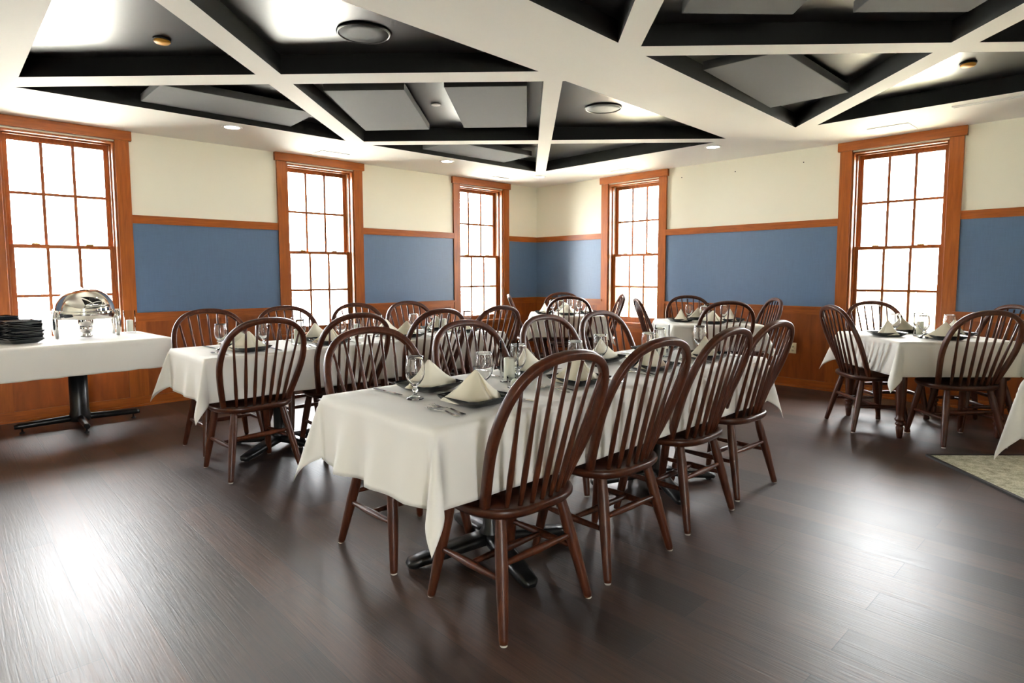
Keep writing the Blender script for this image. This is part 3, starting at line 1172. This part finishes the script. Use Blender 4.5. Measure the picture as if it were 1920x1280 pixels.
def napkin_mesh():
    """tent-folded napkin; front is -y"""
    base = [(-0.118, 0.030, 0.020), (-0.088, -0.012, 0.008), (-0.052, -0.044, 0.006), (-0.010, -0.066, 0.006), (0.020, -0.074, 0.006),
            (0.036, -0.052, 0.006), (0.050, -0.034, 0.006), (0.060, -0.054, 0.006), (0.082, -0.034, 0.008), (0.112, 0.026, 0.020),
            (0.070, 0.050, 0.010), (0.022, 0.072, 0.006), (-0.030, 0.068, 0.006), (-0.080, 0.052, 0.010)]
    base = [(x * 1.22, y * 1.18, z) for (x, y, z) in base]
    apex = Vector((0.004, 0.004, 0.135))
    mb = MB()
    ts = [0, .18, .38, .58, .76, .9, .97]
    pts = catmull([base[-1]] + base + [base[0]], 3)[3:-3]
    rings = []
    for t in ts:
        ring = []
        for p in pts:
            q = p.lerp(apex, t)
            # slightly concave flanks
            s = 1 - 0.16 * math.sin(PI * t)
            q.x = apex.x + (q.x - apex.x) * s
            q.y = apex.y + (q.y - apex.y) * s
            ring.append(mb.bm.verts.new(q))
        rings.append(ring)
    n = len(rings[0])
    for a, b in zip(rings, rings[1:]):
        for i in range(n):
            mb.face([a[i], a[(i + 1) % n], b[(i + 1) % n], b[i]], 0, True)
    mb.face(rings[-1], 0, True)
    mb.face(rings[0][::-1], 0)
    return mb


NAPKIN = Maker(tag(napkin_mesh().build('folded_napkin', M['napkin']), 'napkin', 'napkin'))

GOBLET_P = [(0.0005, 0.0), (0.036, 0.0), (0.037, 0.002), (0.034, 0.005), (0.018, 0.012), (0.0085, 0.020), (0.0075, 0.030), (0.012, 0.036), (0.012, 0.041), (0.008, 0.047), (0.010, 0.056),
            (0.022, 0.066), (0.034, 0.083), (0.0405, 0.104), (0.0415, 0.122), (0.0395, 0.145), (0.036, 0.170), (0.0345, 0.180), (0.0338, 0.181), (0.0330, 0.180), (0.0345, 0.168), (0.0380, 0.144),
            (0.0398, 0.122), (0.0388, 0.105), (0.0325, 0.086), (0.020, 0.070), (0.008, 0.062), (0.0005, 0.060)]
GOBLET = Maker(tag(MB().lathe(GOBLET_P, 28, caps=False).build('water_goblet', M['glass']), 'goblet', 'glass'))


def flat_shape(outline, th, zfun):
    mb = MB()
    a = [mb.bm.verts.new((x, y, zfun(y))) for x, y in outline]
    b = [mb.bm.verts.new((x, y, zfun(y) + th)) for x, y in outline]
    n = len(outline)
    mb.face(a[::-1]); mb.face(b)
    for i in range(n):
        mb.face([a[i], a[(i + 1) % n], b[(i + 1) % n], b[i]])
    bmesh.ops.triangulate(mb.bm, faces=[fc for fc in mb.bm.faces if len(fc.verts) > 4])
    return mb


def fork_mesh():
    h = [(0.0035, -0.005), (0.0065, -0.045), (0.0090, -0.085), (0.0085, -0.098), (0.004, -0.103)]
    right = [(0.011, 0.045), (0.0125, 0.062)]
    tines = []
    for x in (0.0118, 0.0040, -0.0040, -0.0118):
        tines += [(x + 0.0014, 0.060), (x + 0.0009, 0.098), (x - 0.0009, 0.098), (x - 0.0014, 0.060)]
    neck = [(0.003, 0.012), (0.006, 0.030), (0.011, 0.042)]
    out = [(x, y) for x, y in reversed(h)] + neck + tines + [(-x, y) for x, y in reversed(neck)] + [(-x, y) for x, y in h]

    def zf(y):
        if y < 0.0:
            return 0.002 + 0.010 * max(0, 1 - abs(y + 0.010) / 0.075) ** 1.5
        return 0.002 + 0.0085 * max(0, 1 - y / 0.055) + (0.005 * ((y - 0.06) / 0.04) if y > 0.06 else 0)
    # subdivide long handle so that it bends
    full = []
    for i in range(len(out)):
        p, q = out[i], out[(i + 1) % len(out)]
        full.append(p)
        if abs(p[1] - q[1]) > 0.02:
            for k in (1, 2):
                full.append((p[0] + (q[0] - p[0]) * k / 3, p[1] + (q[1] - p[1]) * k / 3))
    return flat_shape(full, 0.0022, zf)


def knife_mesh():
    out = [(0.005, -0.110), (0.0085, -0.100), (0.0075, -0.04), (0.006, 0.0), (0.0085, 0.006), (0.009, 0.06), (0.006, 0.098), (0.0, 0.112), (-0.0065, 0.108), (-0.008, 0.04), (-0.006, 0.0), (-0.0075, -0.04), (-0.0085, -0.100), (-0.005, -0.110)]
    return flat_shape(out, 0.0035, lambda y: 0.0012)


FORK = Maker(tag(fork_mesh().xf(Matrix.Scale(1.08, 4)).build('dinner_fork', M['steel']), 'fork', 'fork'))
SFORK = Maker(tag(fork_mesh().xf(Matrix.Scale(0.97, 4)).build('salad_fork', M['steel']), 'fork', 'fork'))
KNIFE = Maker(tag(knife_mesh().build('table_knife', M['steel']), 'knife', 'knife'))

TOPZ = 0.7592  # upper face of the cloths


def make_hurricane(hh=0.20, rr=0.046):
    p = [(0.0005, 0), (rr, 0), (rr, hh), (rr - 0.0012, hh + 0.001), (rr - 0.003, hh), (rr - 0.003, 0.010), (0.0005, 0.009)]
    return tag(MB().lathe(p, 30, caps=False).build('hurricane_glass', M['thin']), 'glass', 'glass')


def make_candle(hh, rr):
    t_ = thing('pillar_candle', 'candle', 'candle')
    MB().lathe([(rr * .92, 0), (rr, 0.003), (rr, hh - 0.004), (rr * .9, hh), (rr * .3, hh - 0.004), (0.001, hh - 0.005)], 24).build('wax', M['wax'], t_)
    MB().lathe([(0.0012, hh - 0.006), (0.0012, hh + 0.008)], 6).build('wick', M['wick'], t_)
    return t_


HUR = Maker(make_hurricane())
CAN = Maker(make_candle(0.105, 0.027))


def hurricane(x, y, z, where):
    HUR.put((x, y, z), 0, 'clear cylinder candle glass ' + where, 'cylinder candle glasses')
    CAN.put((x, y, z + 0.0102), 0, 'ivory pillar candle in the cylinder glass ' + where, 'pillar candles')


def setting(seat, d, where, tname, cutlery=True, jit=0.0, rnd=None, gob=True, plate_off=0.235):
    """seat = point on the table edge, d = unit vector towards the table centre"""
    rz = math.atan2(d.y, d.x) - PI / 2
    rt = Vector((d.y, -d.x))  # diner's right hand
    def at(a, b, z=TOPZ):
        p = seat + d * a + rt * b
        return (p.x, p.y, z)
    rnd = rnd or random
    j = lambda s=0.012: rnd.uniform(-s, s)
    pj_ = (plate_off + j(), j(0.012))
    pr = rz + j(0.12)
    PLATE.put(at(*pj_, TOPZ), pr, 'black square plate under the napkin, ' + where, 'square plates on ' + tname)
    NAPKIN.put(at(pj_[0] + 0.0, pj_[1], TOPZ + 0.0035), pr + j(0.25), 'cream tent-folded napkin on the plate, ' + where, 'folded napkins on ' + tname)
    if cutlery:
        FORK.put(at(0.20 + j(), -0.175), rz + j(0.10), 'steel dinner fork beside plate, ' + where, 'dinner forks on ' + tname)
        SFORK.put(at(0.195 + j(), -0.212), rz + j(0.10), 'small steel fork left of plate, ' + where, 'small forks on ' + tname)
        KNIFE.put(at(0.19 + j(), 0.175), rz + j(0.06), 'steel knife right of plate, ' + where, 'knives on ' + tname)
    if gob:
        GOBLET.put(at(0.375 + j(), 0.165 + j()), 0, 'clear water goblet, ' + where, 'water goblets on ' + tname)


R = random.Random(7)
CHG = {'A': 'spindle back chairs at the front long table', 'B': 'spindle back chairs at the long table by the windows',
       'C': 'spindle back chairs at the corner square table', 'D': 'spindle back chairs at the square table by the right wall', 'E': 'spindle back chairs at the right-hand square table'}
ORD = ['nearest camera', 'second from camera', 'third from camera', 'farthest from camera']

# ---- table A: front long table
pedestal_table(-5.17, -4.740, 1.268, 0.818, -17, 'black pedestal table under the near half of the front cloth', 'pedestal tables of the front long table', -0.03)
pedestal_table(-3.90, -4.740, 1.268, 0.818, -34, 'black pedestal table under the far half of the front cloth', 'pedestal tables of the front long table', 0.04)
put_cloth(-4.535, -4.740, 2.54, 0.820, 0.285, 0, 0.7555, 'white tablecloth over the front long table', 'tablecloths', 3, amp=0.024, nu=56, cone=0.135, ends=(1, 3.0, 0.5, 0.5))
for k, (x, yy, rr) in enumerate([(-5.42, -5.09, 0.0), (-4.82, -5.085, -.02), (-4.16, -5.06, .0), (-3.555, -5.03, -.03)]):
    CH.put((x, yy, 0), rr, "dark spindle back chair at front table's near side, " + ORD[k], CHG['A'])
for k, (x, yy, rr) in enumerate([(-5.43, -4.395, 0.0), (-4.80, -4.395, .03), (-4.13, -4.39, .0), (-3.56, -4.39, -.02)]):
    CH.put((x, yy, 0), PI + rr, "dark spindle back chair at front table's far side, " + ORD[k], CHG['A'])
for k, x in enumerate([-5.43, -4.80, -4.17, -3.58]):
    setting(Vector((x, -5.151)), Vector((0, 1)), "at front table's near side, " + ORD[k], 'the front long table', rnd=R)
for k, x in enumerate([-5.40, -4.78, -4.13, -3.55]):
    setting(Vector((x, -4.300)), Vector((0, -1)), "at front table's far side, " + ORD[k], 'the front long table', rnd=R)
hurricane(-5.00, -4.655, TOPZ, 'near the middle of the front table')
hurricane(-3.70, -4.68, TOPZ, 'toward the far end of the front table')


def votive(x, y, label_g, label_c):
    p = [(0.0005, 0), (0.040, 0), (0.043, 0.052), (0.0415, 0.053), (0.040, 0.052), (0.0375, 0.008), (0.0005, 0.008)]
    tag(MB().lathe(p, 26, caps=False).build('votive_holder', M['thin'], None, (x, y, TOPZ)), label_g, 'glass')
    t_ = thing('votive_candle', label_c, 'candle', (x, y, TOPZ + 0.0082))
    MB().lathe([(0.022, 0), (0.026, 0.006), (0.025, 0.020), (0.016, 0.030), (0.001, 0.033)], 20).build('wax', M['wax'], t_)
    MB().lathe([(0.001, 0.032), (0.001, 0.040)], 6).build('wick', M['wick'], t_)


votive(-5.085, -4.79, 'low clear votive glass in front of the candle cylinder on the front table', 'small round ivory candle in the low votive glass on the front table')

# ---- table B: long table by the left windows
pedestal_table(-5.17, -2.370, 1.268, 0.758, 31, 'black pedestal table under the near half of the cloth by the left windows', 'pedestal tables of the window-side long table', -0.03)
pedestal_table(-3.90, -2.370, 1.268, 0.758, 20, 'black pedestal table under the far half of the cloth by the left windows', 'pedestal tables of the window-side long table', 0.0)
put_cloth(-4.535, -2.370, 2.54, 0.760, 0.285, 0, 0.7555, 'white tablecloth over the long table along the left windows', 'tablecloths', 11, amp=0.02, nu=56, cone=0.155, ends=(1, 2, 0.5, 0.5))
for k, (x, yy, rr) in enumerate([(-5.53, -2.715, 0.05), (-4.88, -2.71, -.02), (-4.18, -2.715, .0), (-3.56, -2.71, .02)]):
    CH.put((x, yy, 0), rr, "dark spindle back chair at window-side long table's near side, " + ORD[k], CHG['B'])
for k, (x, yy, rr) in enumerate([(-5.47, -2.045, 0.0), (-4.85, -2.035, .02), (-4.19, -2.04, .0), (-3.63, -2.045, -.02)]):
    CH.put((x, yy, 0), PI + rr, "dark spindle back chair at window-side long table's far side, " + ORD[k], CHG['B'])
for k, x in enumerate([-5.47, -4.86, -4.17, -3.58]):
    setting(Vector((x, -2.770)), Vector((0, 1)), "at window-side long table's near side, " + ORD[k], 'the window-side long table', rnd=R)
for k, x in enumerate([-5.42, -4.83, -4.17, -3.62]):
    setting(Vector((x, -1.965)), Vector((0, -1)), "at window-side long table's far side, " + ORD[k], 'the window-side long table', rnd=R)
hurricane(-5.05, -2.40, TOPZ, 'near the camera end of the window-side long table')
hurricane(-4.50, -2.30, TOPZ, 'in the middle of the window-side long table')
hurricane(-3.65, -2.35, TOPZ, 'at the far end of the window-side long table')

# ---- square tables C, D, E set diagonally
DIAG = [(Vector((-1, -1)) / math.sqrt(2), 'near side'), (Vector((-1, 1)) / math.sqrt(2), 'left side'), (Vector((1, 1)) / math.sqrt(2), 'far side'), (Vector((1, -1)) / math.sqrt(2), 'right side')]


def square_set(key, cx, cy_, tn, seed, cut):
    S = 0.90
    legged_table(cx, cy_, S, PI / 4, 'square wooden table with turned legs, ' + tn[1], 'square dining tables')
    put_cloth(cx, cy_, S + 0.002, S + 0.002, 0.27, PI / 4, 0.7555, 'white tablecloth over the square table ' + tn[1], 'tablecloths', seed, amp=0.03, nu=24, nv=24, cone=0.19)
    rr = random.Random(seed)
    for d, nm in DIAG:
        p = Vector((cx, cy_)) + d * 0.425
        CH.put((p.x, p.y, 0), math.atan2(-d.y, -d.x) - PI / 2 + rr.uniform(-.03, .03), 'dark spindle back chair, %s, square table %s' % (nm, tn[1]), CHG[key])
        setting(Vector((cx, cy_)) + d * (S / 2), -d, '%s, square table %s' % (nm, tn[1]), 'the square table ' + tn[1], cutlery=cut, rnd=rr, plate_off=0.17)
    hurricane(cx + 0.02, cy_ + 0.02, TOPZ, 'on the square table ' + tn[1])


square_set('C', -1.0, -1.50, ('corner', 'in the corner'), 21, False)
square_set('D', -0.95, -3.47, ('wall', 'by wide blue panel'), 22, False)
square_set('E', -1.10, -5.50, ('right', 'before right-hand window'), 23, False)

# ---- table H at the right edge
pedestal_table(-2.70, -6.85, 0.90, 0.94, 20, 'pedestal table under the cloth cut off by the right edge', 'cut off table')
put_cloth(-2.70, -6.85, 0.902, 0.942, 0.30, 0, 0.7555, 'white tablecloth cut off by the right edge, above the carpet', 'tablecloths', 31, amp=0.03, nu=20, nv=20, cone=0.13)

# ---- buffet table G
GR = math.radians(4)
gc = Vector((-6.37, -0.735))
t_ = thing('buffet_table', 'black pedestal buffet table beneath the leftmost window', 'table', (gc.x, gc.y, 0), GR)
MB().box(-0.76, 0.76, -0.43, 0.43, 0.715, 0.745, 0, 0.004).build('tabletop', M['chair_h'], t_)
bcx, bcy = 0.225, 0.185
MB().lathe([(0.075, 0.045), (0.075, 0.10), (0.068, 0.14), (0.068, 0.70)], 24, c=(bcx, bcy, 0)).build('column', M['iron'], t_)
MB().box(-0.45, 0.55, -0.25, 0.35, 0.695, 0.715).build('support_plate', M['iron'], t_)
for k, ln in enumerate((0.44, 0.36, 0.44, 0.38)):
    a = k * PI / 2 - math.radians(5)
    mb = MB().tube([(0, 0, 0.075), (0.1, 0, 0.072), (ln - 0.03, 0, 0.060), (ln, 0, 0.056)], [0.030, 0.029, 0.024, 0.018], 12, up=(0, 0, 1))
    arm = mb.xf(Matrix.Translation((bcx, bcy, 0)) @ Matrix.Rotation(a, 4, 'Z')).build('base_arm', M['iron'], t_)
    MB().lathe([(0.018, 0), (0.020, 0.008), (0.008, 0.014), (0.007, 0.045)], 12, c=(bcx + (ln - 0.05) * math.cos(a), bcy + (ln - 0.05) * math.sin(a), 0)).build('levelling_foot', M['iron'], arm)
put_cloth(gc.x, gc.y, 1.522, 0.862, 0.25, GR, 0.7555, 'white tablecloth over the buffet table at the left edge', 'tablecloths', 41, amp=0.012, nu=36, cone=0.17)

# stacks of plates
nst = 0
for (sx, sy, cnt, nm) in ((-6.535, -0.79, 12, 'right stack on the buffet'), (-6.66, -0.55, 14, 'left, taller stack on the buffet')):
    rs = random.Random(cnt)
    for k in range(cnt):
        pos = 'topmost' if k == cnt - 1 else ('bottom' if k == 0 else '%s from the bottom' % ['', 'second', 'third', 'fourth', 'fifth', 'sixth', 'seventh', 'eighth', 'ninth', 'tenth', 'eleventh', 'twelfth', 'thirteenth'][k])
        STACKP.put((sx + rs.uniform(-.005, .005), sy + rs.uniform(-.005, .005), TOPZ + k * 0.0128), 0.3 + rs.uniform(-.09, .09), 'black square plate, %s in the %s' % (pos, nm), 'plates in the ' + nm)

hurricane(-5.735, -0.42, TOPZ, 'at the right end of the buffet table')

# chafing dish
cx, cy_ = -6.075, -0.50
t_ = thing('chafing_dish', 'polished steel roll-top chafing dish on the buffet table', 'chafing dish', (cx, cy_, TOPZ), math.radians(15))
RB = 0.232
MB().lathe([(0.19, 0.150), (0.222, 0.152), (RB, 0.160), (RB + 0.004, 0.218), (RB + 0.002, 0.222), (RB - 0.010, 0.222), (RB - 0.010, 0.165), (0.19, 0.160)], 48, caps=False).build('frame_band', M['chrome'], t_)
MB().lathe([(0.001, 0.145), (0.10, 0.146), (0.20, 0.152), (0.216, 0.175), (0.218, 0.222), (0.001, 0.222)], 40, caps=False).build('water_pan', M['chrome'], t_)
dome = [(0.214, 0.222)] + [(0.214 * math.cos(a), 0.224 + 0.196 * math.sin(a)) for a in [PI / 2 * i / 16 for i in range(0, 17)]]
ld = MB().lathe(dome, 48, caps=False).build('roll_top_lid', M['chrome'], t_)
hd = MB().tube([(-0.09, -0.205, 0.262), (-0.085, -0.232, 0.268), (0, -0.242, 0.270), (0.085, -0.232, 0.268), (0.09, -0.205, 0.262)], 0.008, 10, up=(0, 0, 1)).build('handle', M['chrome'], ld)
for k in range(4):
    a = math.radians((-40, 10, 130, 190)[k])
    ca, sa = math.cos(a), math.sin(a)
    MB().tube([(ca * (RB + 0.004), sa * (RB + 0.004), 0.230), (ca * (RB + 0.012), sa * (RB + 0.012), 0.16), (ca * (RB + 0.012), sa * (RB + 0.012), 0.08), (ca * (RB + 0.004), sa * (RB + 0.004), 0.0)],
              [0.017, 0.022, 0.020, 0.014], 12, up=(ca, sa, 0)).build('leg', M['chrome'], t_)
MB().lathe([(0.045, 0.0), (0.055, 0.004), (0.035, 0.010), (0.032, 0.03), (0.048, 0.032), (0.050, 0.085), (0.044, 0.09)], 24, c=(0, 0, 0)).build('fuel_holder', M['chrome'], t_)
MB().lathe([(0.052, 0.09), (0.060, 0.11), (0.060, 0.146)], 24, caps=False).build('burner_shroud', M['chrome'], t_)
